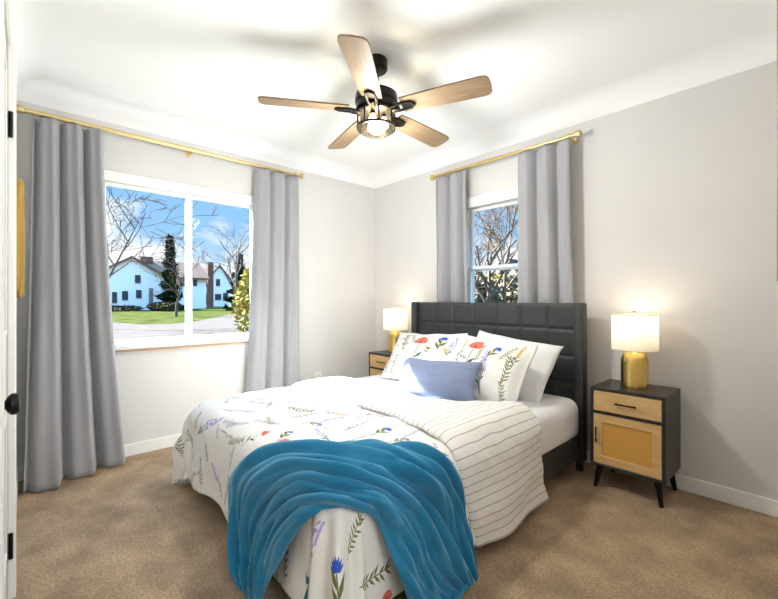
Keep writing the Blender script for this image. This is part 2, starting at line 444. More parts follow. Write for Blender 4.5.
# closet door at the left edge
dr = bpy.data.objects.new('door_1', None); COL.objects.link(dr); struct(dr)
bm = bmesh.new()
yb, yf_ = RY - .04, RY - .002
add_box(bm, DX0 + .003, DX1 - .003, yb, yf_, .012, DZ - .003, .002, 1)
door_panel = link('door_leaf', bm, M_door, dr, 'auto')
bm = bmesh.new()
for z0, z1 in ((.22, .72), (.98, 1.90)):
    for (a0, a1, b0, b1) in ((DX0 + .12, DX1 - .12, z0, z0 + .02), (DX0 + .12, DX1 - .12, z1 - .02, z1), (DX0 + .12, DX0 + .14, z0, z1), (DX1 - .14, DX1 - .12, z0, z1)):
        add_box(bm, a0, a1, yf_, yf_ + .006, b0, b1, .002, 1)
link('panel_moulding', bm, M_door, dr, 'auto')
bm = bmesh.new(); cw = .082
add_box(bm, DX0 - cw, DX0, RY, RY + .024, 0, DZ + cw, .004, 1); add_box(bm, DX1, DX1 + cw, RY, RY + .016, 0, DZ + cw, .004, 1); add_box(bm, DX0, DX1, RY, RY + .016, DZ, DZ + cw, .004, 1)
link('door_casing', bm, M_trim, dr, 'auto')
for hz in (1.74, .198):
    bm = bmesh.new(); add_box(bm, DX0 - .004, DX0 + .032, yf_, yf_ + .004, hz - .045, hz + .045, .001, 1)
    add_lathe(bm, [(.0065, hz - .047), (.0065, hz + .047)], 12, (DX0 + .002, RY + .010, 0)); link('hinge', bm, M_black, dr, 'auto')
bm = bmesh.new()
add_lathe(bm, [(.028, 0), (.028, .006), (.012, .008), (.011, .016), (.020, .020), (.027, .027), (.027, .036), (.023, .042), (.010, .0435)], 20, (1.905, yf_, .835), 'y')
link('door_knob', bm, M_black, dr, 'auto')

# ------------------------------------------------------------------ outside, left window
GZ = -0.25
M_grass = noisy('lawn_grass', (.022, .034, .007), (.075, .070, .022), .8, .95, .4, 12, lo=.3, hi=.7, bdist=.05)
M_road = noisy('asphalt', (.088, .071, .059), (.106, .087, .073), 1.5, .9)
M_white = mat('white_siding', (.95, .87, .80), .7)
def siding():
    t = M_white.node_tree; b = t.nodes['Principled BSDF']; wv = t.nodes.new('ShaderNodeTexWave'); wv.bands_direction = 'Z'; wv.inputs['Scale'].default_value = 1.6
    tcn = t.nodes.new('ShaderNodeTexCoord'); t.links.new(tcn.outputs['Object'], wv.inputs['Vector'])
    bp = t.nodes.new('ShaderNodeBump'); bp.inputs['Strength'].default_value = .3; t.links.new(wv.outputs['Fac'], bp.inputs['Height']); t.links.new(bp.outputs[0], b.inputs['Normal'])
siding()
M_roof = noisy('shingle_roof', (.14, .085, .06), (.22, .14, .10), 4, .9)
M_roof2 = noisy('grey_shingle_roof', (.05, .045, .045), (.08, .07, .065), 4, .9)
M_shut = mat('dark_window', (.03, .035, .045), .3)
M_brickc = noisy('chimney_brick', (.10, .05, .04), (.16, .09, .07), 6, .9)
M_stone = noisy('tan_stone', (.20, .15, .11), (.30, .24, .18), 3, .9)
M_bark = noisy('bark', (.09, .066, .05), (.15, .115, .09), 6, .95)
M_ever = noisy('evergreen_needles', (.010, .022, .010), (.03, .05, .02), 3, .9)
M_brush = noisy('dry_brush', (.11, .085, .05), (.24, .19, .12), 3, .9)
M_yel = noisy('yellow_leaves_and_glare', (.20, .16, .04), (.30, .25, .08), 3, .9)  # brush leaves, also the added curtain glare at the large window
M_shrub = noisy('shrub_leaves', (.05, .042, .02), (.10, .085, .045), 3, .9)
for m_ in (M_grass, M_road, M_white, M_roof, M_roof2, M_stone, M_brickc, M_bark, M_ever, M_yel, M_shrub, M_brush): m_.node_tree.nodes['Principled BSDF'].inputs['Specular IOR Level'].default_value = 0.0

bm = bmesh.new()
vs = [bm.verts.new(p) for p in ((-140, -120, GZ), (120, -120, GZ), (120, 140, GZ), (-140, 140, GZ))]; bm.faces.new(vs)
struct(link('lawn', bm, M_grass))
bm = bmesh.new()
far = [(60, 318), (105, 321.5), (140, 324.5), (170, 324), (195, 321.5), (215, 317.5), (232, 314), (262, 311.5)]
near = [(60, 345), (105, 345), (140, 345), (170, 345), (195, 344), (215, 343), (232, 341), (262, 330)]
A = [bm.verts.new(at(x, y, z=GZ + .03)) for x, y in far]; B = [bm.verts.new(at(x, y, z=GZ + .03)) for x, y in near]
A.insert(0, bm.verts.new(A[0].co + Vector((6, -80, 0)))); B.insert(0, bm.verts.new(B[0].co + Vector((3, -80, 0))))
A.append(bm.verts.new(A[-1].co + Vector((-4, 60, 0)))); B.append(bm.verts.new(B[-1].co + Vector((-4, 60, 0))))
for i in range(len(A) - 1): bm.faces.new((A[i], A[i + 1], B[i + 1], B[i]))
struct(link('street', bm, M_road))

def gable_house(root, xf, depth, y0, y1, zb, ze, zr, mw, mroof, over=.35):
    """gable end facing the room (ridge runs along x)"""
    ym = (y0 + y1) / 2
    bm = bmesh.new(); add_prism(bm, [(y0, zb), (y1, zb), (y1, ze), (ym, zr), (y0, ze)], 'x', xf - depth, xf); link('wall', bm, mw, root)
    s = (zr - ze) / ((y1 - y0) / 2)
    bm = bmesh.new()
    for sg, ye in ((-1, y0), (1, y1)):
        add_prism(bm, [(ym, zr), (ym, zr + .28), (ye + sg * over, ze - s * over + .28), (ye + sg * over, ze - s * over)], 'x', xf - depth - over, xf + over)
    link('roof', bm, mroof, root)
def side_house(root, xf, depth, y0, y1, zb, ze, zr, mw, mroof, over=.4):
    """long side facing the room (ridge runs along y)"""
    xm = xf - depth / 2
    bm = bmesh.new(); add_prism(bm, [(xf, zb), (xf, ze), (xm, zr), (xf - depth, ze), (xf - depth, zb)], 'y', y0, y1); link('wall', bm, mw, root)
    s = (zr - ze) / (depth / 2); bm = bmesh.new()
    for sg, xe in ((1, xf), (-1, xf - depth)):
        add_prism(bm, [(xm, zr), (xm, zr + .28), (xe + sg * over, ze - s * over + .28), (xe + sg * over, ze - s * over)], 'y', y0 - over, y1 + over)
    link('roof', bm, mroof, root)
def facade(root, name, m, xf, px0, px1, py0, py1, th=.08):
    a = at(px0, py0, x=xf); b = at(px1, py1, x=xf)
    bm = bmesh.new(); add_box(bm, xf, xf + th, min(a.y, b.y), max(a.y, b.y), min(a.z, b.z), max(a.z, b.z)); return link(name, bm, m, root)

hA = empty('house', (0, 0, 0), 'white two-storey house with brown roof, left half of the large window', 'house')
yA0, yA1 = at(97, 300, x=-55).y, at(163, 300, x=-55).y
gable_house(hA, -55, 9, yA0, yA1, GZ, at(163, 276, x=-55).z, at(130, 258, x=-55).z, M_white, M_roof)
yB1 = at(206, 300, x=-60).y
side_house(hA, -60, 9, yA1 - 2, yB1, GZ, at(185, 278, x=-60).z, at(185, 262, x=-60).z, M_white, M_roof)
for q in ((135, 140.5, 275, 283), (136, 141.5, 290, 298), (112, 117, 292, 303), (122, 128, 291, 300)):
    facade(hA, 'window', M_shut, -55, *q)
for q in ((155, 160, 275.5, 283), (180, 185, 278.5, 286), (193, 197, 279, 286)): facade(hA, 'window', M_shut, -60, *q)
facade(hA, 'entrance', M_stone, -55, 149, 153, 288, 309); facade(hA, 'door', M_white, -60, 156, 160, 291, 309)
facade(hA, 'garage_front', M_stone, -60, 166, 178, 287, 309)
b = at(146, 257, x=-64); bm = bmesh.new(); add_box(bm, -64.4, -63.4, b.y - .8, b.y + .8, 5, b.z); link('chimney', bm, M_brickc, hA)
hB = empty('house', (0, 0, 0), 'farther white house with brick chimney, right half of the large window', 'house')
gable_house(hB, -72, 9, at(180, 300, x=-72).y, at(208, 300, x=-72).y, GZ, at(208, 289, x=-72).z, at(194, 270, x=-72).z, M_white, M_roof2)
gable_house(hB, -76, 9, at(207, 300, x=-76).y, at(231, 300, x=-76).y, GZ, at(207, 280, x=-76).z, at(219, 266, x=-76).z, M_white, M_roof2)
bm = bmesh.new(); a0, a1 = at(208, 262, x=-71.2), at(213.5, 291, x=-71.2); add_box(bm, -72, -71.2, a0.y, a1.y, GZ, a0.z); link('chimney', bm, M_brickc, hB)
for q in ((202, 205, 279, 284),): facade(hB, 'window', M_shut, -72, *q)
for q in ((216, 220, 279, 286), (215, 221, 294, 300), (223, 228, 293, 300)): facade(hB, 'window', M_shut, -76, *q)
facade(hB, 'window', M_shut, -71.9, 206, 209.5, 294, 304)

def bare_tree(name, base, h, seed, label, r0, spread=.55, levels=5, lean=(0, 0), up=.25, group=None, split=.3, ks=(2, 3, 4), k0=8):
    rnd = random.Random(seed); root = empty(name, base, label, 'tree', group)
    tb, bb = bmesh.new(), bmesh.new()
    cnt = [0]
    def branch(p, d, L, r, lv):
        n = 3 if lv < 3 else 2; pts = [p.copy()]; rad = [r]; q = p.copy(); dd = d.copy()
        for i in range(n):
            dd = (dd + Vector((rnd.gauss(0, .13), rnd.gauss(0, .13), rnd.gauss(0, .08) + .05))).normalized()
            q = q + dd * (L / n); pts.append(q.copy()); rad.append(r * (1 - (.8 if lv == 0 else .6) * (i + 1) / n))
        add_tube(tb if lv == 0 else bb, pts, [max(q_, .012) for q_ in rad], 6 if lv < 2 else 4, cap=False); cnt[0] += 1
        if lv >= levels: return
        k = k0 if lv == 0 else rnd.choice(ks)
        for i in range(k):
            t = split + (1 - split) * (i + rnd.random() * .6) / k if lv == 0 else .3 + .7 * (i + rnd.random()) / k
            t = min(t, 1.0); j = min(int(t * n), n - 1); f = t * n - j
            s_ = pts[j].lerp(pts[j + 1], min(f, 1)); a = rnd.uniform(0, 2 * pi)
            perp = dd.orthogonal().normalized(); perp = Matrix.Rotation(a, 3, dd) @ perp
            nd = (dd * (1 - spread) + perp * spread + Vector((0, 0, up * .5))).normalized()
            branch(s_, nd, L * rnd.uniform(.5, .72), r * .60 * (1 - .5 * t), lv + 1)
    d0 = Vector((lean[0], lean[1], 1)).normalized()
    branch(Vector((0, 0, -.1)), d0, h * .5, r0, 0)
    link('trunk', tb, M_bark, root, True); link('branches', bb, M_bark, root, True)
    return root
def leafy(name, base, rx, rz, n, seed, m, label, size, cat='shrub', cone=False):
    rnd = random.Random(seed); bm = bmesh.new()
    for _ in range(n):
        t = rnd.random(); a = rnd.uniform(0, 2 * pi)
        if cone:
            h = t ** .8 if False else t; h = 1 - sqrt(1 - t) if False else t; r = rx * (1 - h) * (.75 + .35 * sin(h * 42)) * rnd.uniform(.55, 1); z = rz * h + .02
        else:
            u = rnd.uniform(-.9, 1); s_ = sqrt(1 - min(1, u * u)); r = rx * s_ * rnd.uniform(.75, 1.05) * (1 + .2 * nz(a * 2, u * 3, seed)); z = rz * (u * .5 + .5)
        p = Vector((r * cos(a), r * sin(a), z)); s1 = size * rnd.uniform(.6, 1.3)
        u_ = Vector((rnd.gauss(0, 1), rnd.gauss(0, 1), rnd.gauss(0, .6))).normalized(); w_ = u_.orthogonal().normalized()
        vs = [bm.verts.new(p + u_ * s1), bm.verts.new(p + w_ * s1 * .45), bm.verts.new(p - u_ * s1), bm.verts.new(p - w_ * s1 * .45)]
        bm.faces.new(vs)
    o = empty(name, base, label, cat)
    link('foliage', bm, m, o)
    tb = bmesh.new(); add_tube(tb, [(0, 0, -.1), (0, 0, rz * (.9 if cone else .6))], [rx * .08, rx * .03], 6); link('trunk', tb, M_bark, o, True)
    return o
p = at(176, 316.5, z=GZ); bare_tree('bare_tree', p, 6.5, 4, 'small bare tree standing on the lawn left of the window mullion', .13, .5, 4, group=None, split=.35, ks=(2, 3), k0=7)
p = at(239, 313.5, z=GZ); bare_tree('bare_tree', p, 13, 12, 'bare tree with spreading limbs, right side of the large window', .20, .5, 4, (0, -.08), split=.25, ks=(2, 3), k0=7)
p = at(84, 330, z=GZ); bare_tree('bare_tree', p, 11.0, 8, 'nearest bare tree reaching in from left edge of the large window', .075, .6, 5, (.04, .06), split=.25, ks=(2, 2, 3), k0=7)
p = Vector((-52, at(170, 300, x=-52).y, GZ)); leafy('conifer', p, at(183, 300, x=-52).y - at(170, 300, x=-52).y, at(170, 237, x=-52).z - GZ, 1500, 3, M_ever, 'dark conifer rising beside the white house roof', .5, 'tree', True)
p = Vector((-46, at(240, 300, x=-46).y, GZ)); leafy('conifer', p, 2.0, at(240, 255, x=-46).z - GZ, 1600, 5, M_ever, 'dark evergreen behind the bare tree, right side of the large window', .4, 'tree', True)
p = Vector((-7.5, at(251, 300, x=-7.5).y + .30, GZ)); leafy('glare_foliage', p, .72, 2.35, 2600, 6, M_yel, 'yellow foliage standing in for curtain glare, right edge of the large window', .07)  # leaf cluster standing in for the sunlit curtain's reflection in the glass
for i, (px_, lab) in enumerate(((160, 'low dark shrub by the tan house entrance'), (170, 'low dark shrub in front of the tan garage front'), (118, 'long low dark hedge under the gable wall of the white house'))):
    xs = (-49.4, -47.5, -52)[i]; q = at(px_, 310, x=xs); leafy('house_shrub', (xs, q.y, GZ), 1.3 if i < 2 else 2.6, 1.0 if i < 2 else .6, 500, 20 + i, M_shrub, lab, .22)

# outside, window behind the bed
rz_ = random.Random(3)
p = at(503, 312, y=13.); bare_tree('bare_tree', (p.x, p.y, GZ), 15, 31, 'bare tree with fine twigs at right of the window behind the bed', .085, .5, 5, (-.03, 0), split=.2)
for i, (px_, yy, h_, lab) in enumerate(((478, 17, 9, 'thin bare tree at left of the window behind the bed'), (489, 10, 6.5, 'sturdier bare tree in middle of the window behind the bed'))):
    p = at(px_, 312, y=yy); bare_tree('bare_tree', (p.x, p.y, GZ), h_, 41 + i, lab, .06 + .06 * i, .5, 4, split=.35)
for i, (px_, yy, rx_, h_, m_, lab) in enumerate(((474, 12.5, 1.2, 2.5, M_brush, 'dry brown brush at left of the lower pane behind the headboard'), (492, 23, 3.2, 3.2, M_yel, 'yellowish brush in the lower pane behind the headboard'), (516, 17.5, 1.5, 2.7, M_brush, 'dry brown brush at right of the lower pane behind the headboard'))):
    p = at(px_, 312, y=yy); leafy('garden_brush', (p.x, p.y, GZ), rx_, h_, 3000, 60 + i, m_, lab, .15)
hC = empty('house', (0, 0, 0), 'pale house glimpsed through the lower pane behind the headboard', 'house')
a0, a1 = at(497, 285, y=28), at(522, 312, y=28)
bm = bmesh.new(); ym = (a0.x + a1.x) / 2; add_prism(bm, [(a0.x, GZ), (a1.x, GZ), (a1.x, a0.z + .2), (ym, a0.z + 2.0), (a0.x, a0.z + .2)], 'y', 28, 36); link('wall', bm, M_stone, hC)
bm = bmesh.new()
for sg, xe in ((-1, a0.x), (1, a1.x)): add_prism(bm, [(ym, a0.z + 2.0), (ym, a0.z + 2.25), (xe + sg * .3, a0.z + .25), (xe + sg * .3, a0.z)], 'y', 27.7, 36.3)
link('roof', bm, M_roof2, hC)
for dx in (.35, .68):
    bm = bmesh.new(); xx = a0.x + (a1.x - a0.x) * dx; add_box(bm, xx - .35, xx + .35, 27.92, 28, a0.z - 1.2, a0.z - .1); link('window', bm, M_shut, hC)

# ------------------------------------------------------------------ curtains and rods
def rod(label, pos, p0, p1, z, wall_axis, brackets):
    """pos: distance off the wall; p0..p1 along the wall"""
    rt = empty('curtain_rod', (0, 0, 0), label, 'curtain rod', 'gold curtain rods')
    P = (lambda a, o, zz: (o, a, zz)) if wall_axis == 'y' else (lambda a, o, zz: (a, -o, zz))
    mid = p0 + (p1 - p0) * .55
    bm = bmesh.new(); add_tube(bm, [P(p0, pos, z), P(mid, pos, z)], .0155, 16); link('outer_tube', bm, M_goldrod, rt, 'auto')
    bm = bmesh.new(); add_tube(bm, [P(mid, pos, z), P(p1, pos, z)], .0125, 16); link('inner_tube', bm, M_goldrod, rt, 'auto')
    for e0, sg in ((p0, -1), (p1, 1)):
        bm = bmesh.new(); add_tube(bm, [P(e0, pos, z), P(e0 + sg * .004, pos, z), P(e0 + sg * .008, pos, z), P(e0 + sg * .03, pos, z), P(e0 + sg * .034, pos, z)], [.016, .022, .0235, .0235, .018], 16); link('finial', bm, M_goldrod, rt, 'auto')
    for b_ in brackets:
        bm = bmesh.new()
        add_tube(bm, [P(b_, .002, z - .01), P(b_, pos + .004, z - .01)], .006, 8); add_tube(bm, [P(b_, pos, z - .038), P(b_, pos, z - .012)], .005, 8)
        add_tube(bm, [P(b_, 0.0005, z - .01), P(b_, .006, z - .01)], .022, 16)
        add_tube(bm, [P(b_ - .009, pos, z), P(b_ + .009, pos, z)], .0185, 16)
        link('bracket', bm, M_goldrod, rt, 'auto')
    return rt
rod('long gold curtain rod above the large left window', .09, -2.815, -.97, 2.225, 'y', (-2.62, -1.885, -1.02))
rod('shorter gold curtain rod above the window behind the bed', .09, .925, 2.175, 2.205, 'x', (.97, 2.13))

def curtain(label, axis, top, bot, ztop, zbot, nf, amp_t, amp_b, seed, out_t=(.09, .09), out_b=(.1, .1)):
    """top, bot: (start, end) along the wall; out_*: distance off the wall at start, end"""
    rnd = random.Random(seed); ph = rnd.uniform(0, 6)
    def f(u, v):
        s_ = v ** 1.0
        w = u + .03 * sin(2 * pi * u * 1.3 + ph) * (1 - .3 * s_)
        a0 = top[0] + (bot[0] - top[0]) * s_ ** 1.6; a1 = top[1] + (bot[1] - top[1]) * s_ ** 1.6
        amp = amp_t + (amp_b - amp_t) * s_
        th = 2 * pi * nf * w + ph + .5 * s_ * sin(3 * u + ph)
        fr = (th / (2 * pi)) % 1.0
        wv = .75 - 1.75 * math.exp(-((fr - .5) / .15) ** 2) + .22 * sin(2 * th + 1.1)
        o_ = (out_t[0] + (out_t[1] - out_t[0]) * u) * (1 - s_ ** 1.5) + (out_b[0] + (out_b[1] - out_b[0]) * u) * s_ ** 1.5
        o_ += amp * wv + .012 * nz(u * 6, v * 3, seed) * s_
        a = a0 + (a1 - a0) * w + .35 * amp * cos(th) * (.4 + .6 * s_)
        o_ = max(o_, .012)
        z = ztop + (zbot - ztop) * v
        if v > .97: z += .008 * sin(th * 1.0) * (v - .97) / .03
        z = max(z, .006)
        return Vector((o_, a, z)) if axis == 'y' else Vector((a, -o_, z))
    o = grid('curtain', f, 140, 60, M_curt, thick=.004, off=0)
    return tag(o, label, 'curtain', 'grey curtain panels')
curtain('grey curtain panel at far left edge, puddling on the carpet', 'y', (-2.785, -2.435), (-2.81, -2.33), 2.204, .012, 3.0, .048, .064, 3, (.085, .085), (.29, .10))
curtain('grey curtain panel right of the large window, toward the room corner', 'y', (-1.385, -.965), (-1.475, -.965), 2.204, .012, 3.0, .036, .045, 12, (.085, .085), (.10, .085))
curtain('grey curtain panel left of the window behind the bed', 'x', (.93, 1.285), (.93, 1.30), 2.184, 1.0, 2.6, .030, .034, 7, (.085, .085), (.07, .07))
curtain('grey curtain panel right of the window behind the bed', 'x', (1.735, 2.15), (1.735, 2.165), 2.184, 1.0, 2.8, .033, .036, 9, (.085, .085), (.07, .07))

# ------------------------------------------------------------------ ceiling fan
FX, FY = 1.62, -1.37
fan = empty('ceiling_fan', (FX, FY, ZC), 'five-blade ceiling fan with light wood blades and caged lamp', 'ceiling fan')
def lathe_part(name, prof, m, parent, n=32, cap=True, loc=(0, 0, 0)):
    bm = bmesh.new(); add_lathe(bm, prof, n, loc, cap=cap); return link(name, bm, m, parent, 'auto')
lathe_part('canopy', [(.058, 0), (.062, -.006), (.062, -.055), (.052, -.066), (.030, -.07)], M_bronze, fan)
lathe_part('downrod', [(.0125, -.06), (.0125, -.19)], M_bronze, fan, 16)
lathe_part('motor_housing', [(.02, -.175), (.035, -.18), (.095, -.186), (.114, -.198), (.118, -.215), (.118, -.243), (.112, -.250), (.112, -.276), (.104, -.284), (.04, -.286)], M_bronze, fan, 40)
light = lathe_part('light_fitter', [(.03, -.284), (.092, -.286), (.102, -.290), (.102, -.300), (.094, -.304), (.03, -.304)], M_bronze, fan, 40)
bm = bmesh.new()
for zz, rr in ((-.372, .104),):
    add_lathe(bm, [(rr - .006, zz), (rr + .004, zz), (rr + .004, zz - .014), (rr - .006, zz - .014), (rr - .006, zz)], 40, cap=False)
for k in range(8):
    a = 2 * pi * k / 8 + .2; add_tube(bm, [(.103 * cos(a), .103 * sin(a), -.29), (.104 * cos(a), .104 * sin(a), -.38)], .0048, 6)
link('cage', bm, M_bronze, fan, 'auto')
def clear_glass(name, tint, refl):
    m = bpy.data.materials.new(name); m.use_nodes = True; t = m.node_tree; t.nodes.clear()
    o = t.nodes.new('ShaderNodeOutputMaterial'); mi = t.nodes.new('ShaderNodeMixShader'); tr = t.nodes.new('ShaderNodeBsdfTransparent'); gl = t.nodes.new('ShaderNodeBsdfGlossy')
    tr.inputs['Color'].default_value = (*tint, 1); gl.inputs['Roughness'].default_value = .15
    lw = t.nodes.new('ShaderNodeLayerWeight'); lw.inputs['Blend'].default_value = refl
    t.links.new(lw.outputs['Fresnel'], mi.inputs[0]); t.links.new(tr.outputs[0], mi.inputs[1]); t.links.new(gl.outputs[0], mi.inputs[2]); t.links.new(mi.outputs[0], o.inputs[0])
    return m
M_seeded = clear_glass('seeded_glass', (.95, .86, .68), .3)
lathe_part('glass_shade', [(.090, -.296), (.092, -.34), (.092, -.385), (.086, -.402), (.060, -.414), (.0, -.417)], M_seeded, fan, 40, cap=False)
M_bulb = bpy.data.materials.new('warm_bulb'); M_bulb.use_nodes = True
bb_ = M_bulb.node_tree.nodes['Principled BSDF']; bb_.inputs['Base Color'].default_value = (1, .9, .7, 1); bb_.inputs['Emission Color'].default_value = (1.0, .72, .38, 1); bb_.inputs['Emission Strength'].default_value = 9
for k in range(3):
    a = 2 * pi * k / 3 + .9; cx_, cy_ = .042 * cos(a), .042 * sin(a)
    bm = bmesh.new(); add_lathe(bm, [(.009, -.31), (.012, -.325), (.024, -.345), (.026, -.36), (.020, -.378), (.004, -.386)], 16, (cx_, cy_, 0)); bl = link('bulb', bm, M_bulb, fan, True)
    bm = bmesh.new(); add_lathe(bm, [(.013, -.294), (.013, -.318)], 12, (cx_, cy_, 0)); link('socket', bm, M_bronze, bl, 'auto')
lp = bpy.data.lights.new('fan_lamp_light', 'POINT'); lp.energy = 42; lp.color = (.96, .98, 1.0); lp.shadow_soft_size = .08
lo = bpy.data.objects.new('fan_lamp_light', lp); COL.objects.link(lo); lo.location = (0, 0, -.424); lo.parent = fan
base_ang = AZ - pi / 2 + radians(-25.4)
for k in range(5):
    a = base_ang + 2 * pi * k / 5; ca, sa = cos(a), sin(a)
    pitch = radians(-12)
    def L2(x, y, z):
        yy = y * cos(pitch) - z * sin(pitch); zz = y * sin(pitch) + z * cos(pitch)
        return Vector((x * ca - yy * sa, x * sa + yy * ca, zz - .286))
    # blade: rounded plank
    out = []
    r0, r1, w0, w1 = .155, .625, .055, .068
    for (x, y) in ((r0, -w0), (.30, -w0 - .006), (r1 - .04, -w1), (r1 - .012, -w1 + .006), (r1, -w1 + .022), (r1 + .004, 0), (r1, w1 - .022), (r1 - .012, w1 - .006), (r1 - .04, w1), (.30, w0 + .006), (r0, w0)): out.append((x, y))
    bm = bmesh.new(); A = [bm.verts.new(L2(x, y, .0)) for x, y in out]; B = [bm.verts.new(L2(x, y, .009)) for x, y in out]
    bm.faces.new(A); bm.faces.new(B[::-1])
    for i in range(len(A)): bm.faces.new((A[i], A[(i + 1) % len(A)], B[(i + 1) % len(A)], B[i]))
    UVL = bm.loops.layers.uv.new('UVMap')
    inv = {}
    for lst in (A, B):
        for v, (x, y) in zip(lst, out): inv[v] = (x, y + k * 1.0)
    for f in bm.faces:
        for l_ in f.loops: l_[UVL].uv = inv[l_.vert]
    link('blade', bm, None if False else M_wood, fan)
    bm = bmesh.new()
    for sg in (-1, 1):
        add_tube(bm, [L2(.095, sg * .018, -.012), L2(.15, sg * .026, -.006), L2(.21, sg * .022, -.006), L2(.225, 0, -.006)], [.008, .008, .007, .007], 8)
    add_tube(bm, [L2(.09, 0, -.012), L2(.14, 0, -.010)], .014, 10)
    for xx in (.17, .205):
        add_tube(bm, [L2(xx, .0, -.004), L2(xx, .0, .001)], .006, 8)
    add_box_pts = [L2(.155, -.02, -.002), L2(.215, -.018, -.002), L2(.215, .018, -.002), L2(.155, .02, -.002)]
    vs = [bm.verts.new(p_) for p_ in add_box_pts]; vs2 = [bm.verts.new(p_ - Vector((0, 0, .004))) for p_ in add_box_pts]
    bm.faces.new(vs); bm.faces.new(vs2[::-1])
    for i in range(4): bm.faces.new((vs[i], vs[(i + 1) % 4], vs2[(i + 1) % 4], vs2[i]))
    link('blade_iron', bm, M_bronze, fan, 'auto')
# wood grain along each blade
def blade_grain():
    t = M_wood.node_tree; tcn = [n for n in t.nodes if n.type == 'TEX_COORD'][0]; mpn = [n for n in t.nodes if n.type == 'MAPPING'][0]
    u = t.nodes.new('ShaderNodeUVMap'); u.uv_map = 'UVMap'; t.links.new(u.outputs[0], mpn.inputs[0]); mpn.inputs['Scale'].default_value = (.55, 7, 1)
blade_grain()

# ------------------------------------------------------------------ bed frame
bed = empty('bed', (1.51, -1.1, 0), 'queen bed frame with tall charcoal tufted headboard', 'bed')
OX, OY = -1.51, 1.1
def bp(name, m, x0, x1, y0, y1, z0, z1, bev=.01, parent=None):
    bm = bmesh.new(); add_box(bm, x0 + OX, x1 + OX, y0 + OY, y1 + OY, z0, z1, bev, 3); return link(name, bm, m, parent or bed, 'auto')
hbx0, hbx1 = .742, 2.266
def hb_front(u, v):
    nx, nzc = 7, 4
    x = hbx0 + .045 + (hbx1 - hbx0 - .09) * u; z = .30 + .776 * v
    a = abs(sin(pi * u * nx)); b_ = abs(sin(pi * (1 - v) * .776 / .175))
    puff = .011 * (min(1, a * 2.6) ** .5) * (min(1, b_ * 2.6) ** .5)
    edge = min(1, (1 - v) / .02)
    return Vector((x + OX, -.150 - puff * edge ** .5 + OY, z))
grid('headboard_panel', hb_front, 280, 150, M_hb, bed)
bp('headboard_core', M_hb, hbx0 + .03, hbx1 - .03, -.150, -.130, .10, 1.075, .004)
for x0, x1 in ((hbx0, hbx0 + .06), (hbx1 - .06, hbx1)):
    bp('headboard_wing', M_hb, x0, x1, -.205, -.128, .06, 1.078, .014)
for x0 in (hbx0 + .012, hbx1 - .050): bp('leg', M_dark, x0, x0 + .038, -.19, -.145, 0, .065, .004)
for x0, x1 in ((.765, .80), (2.225, 2.26)): bp('side_rail', M_hb, x0, x1, -2.06, -.20, .095, .27, .012)
bp('foot_rail', M_hb, .765, 2.26, -2.085, -2.05, .095, .27, .012)
for x0, y0 in ((.80, -2.03), (2.18, -2.03), (1.48, -2.03)): bp('leg', M_dark, x0, x0 + .045, y0, y0 + .045, 0, .10, .004)
bp('slat_base', M_dark, .80, 2.225, -2.05, -.21, .19, .21, .002)

# mattress with fitted sheet
def rbox_grid(name, m, x0, x1, y0, y1, z0, z1, r, seed, amp=.006, parent=None, sub=5):
    bm = bmesh.new(); add_box(bm, x0, x1, y0, y1, z0, z1, r, 6)
    bmesh.ops.subdivide_edges(bm, edges=[e for e in bm.edges if e.calc_length() > .25], cuts=12, use_grid_fill=True)
    for v in bm.verts:
        n = noise.noise(v.co * 5 + Vector((seed, 0, 0))); v.co.z += amp * n
    return link(name, bm, m, parent, True)
mt = rbox_grid('mattress', M_sheet, .752, 2.268, -2.08, -.212, .213, .478, .075, 1)
tag(mt, 'mattress in a white fitted sheet on the charcoal bed', 'mattress')

# ------------------------------------------------------------------ comforter
XL, XR, YF, ZT, RR, KK = .735, 2.285, -2.115, .507, .12, .07
def hang(d):
    """arc length past the flat top -> (outward, drop)"""
    q = RR * pi / 2
    if d <= 0: return d, 0.0
    if d < q: return RR * sin(d / RR), RR * (1 - cos(d / RR))
    e = d - q; return RR + KK * e, RR + e
def drape(x, y, lift=0.0, seed=0):
    ox = (x - (XR - RR)) if x > XR - RR else ((XL + RR) - x if x < XL + RR else 0.0); sx = 1 if x > XR - RR else -1
    oy = max(0.0, (YF + RR) - y)
    cx_ = min(max(x, XL + RR), XR - RR); cy_ = max(y, YF + RR)
    if ox > 0 and oy > 0:
        d = (ox ** 2.6 + oy ** 2.6) ** (1 / 2.6); th = atan2(oy, ox); n = Vector((sx * cos(th), -sin(th), 0))
        fold = sin(2 * th) * sstep(.08, .35, d) * ((.055 if sx < 0 else .030) * sin(th * (13 if sx < 0 else 10) + 1.0) + .03)
    elif ox > 0: d, n, fold = ox, Vector((sx, 0, 0)), .014 * sin(y * 11 + seed) * sstep(.08, .4, ox)
    elif oy > 0: d, n, fold = oy, Vector((0, -1, 0)), .014 * sin(x * 12 + 1 + seed) * sstep(.08, .4, oy)
    else: d, n, fold = 0.0, Vector((0, 0, 0)), 0.0
    o_, dr_ = hang(d)
    z = ZT - dr_
    puff = .012 * nz(x * 4.5, y * 4.5, 3 + seed) + .006 * nz(x * 11, y * 11, 8)
    p = Vector((cx_, cy_, 0)) + n * (o_ + fold + lift * sstep(0, RR * 1.5, d) + puff * (1 if d > RR else 0))
    p.z = z + puff * (1 if d < RR else 0) + lift * (1 - sstep(0, RR * 1.5, d))
    if sx < 0 and ox > 0 and oy > 0: p += n * (.035 * nz(p.x * 16, p.y * 16, p.z * 11) * sstep(.12, .35, d))
    if p.z < .03:
        ex = .03 - p.z; p += n * ex * .55; p.z = .03 + .02 * (.5 + .5 * sin(ex * 40)) * min(1, ex * 10)
    return p
UX0, UX1, UY0, UY1 = .20, 2.80, -2.70, -1.30
PT = Paint(2080, 1120, UX0, UX1, UY0, UY1, (.80, .785, .745))
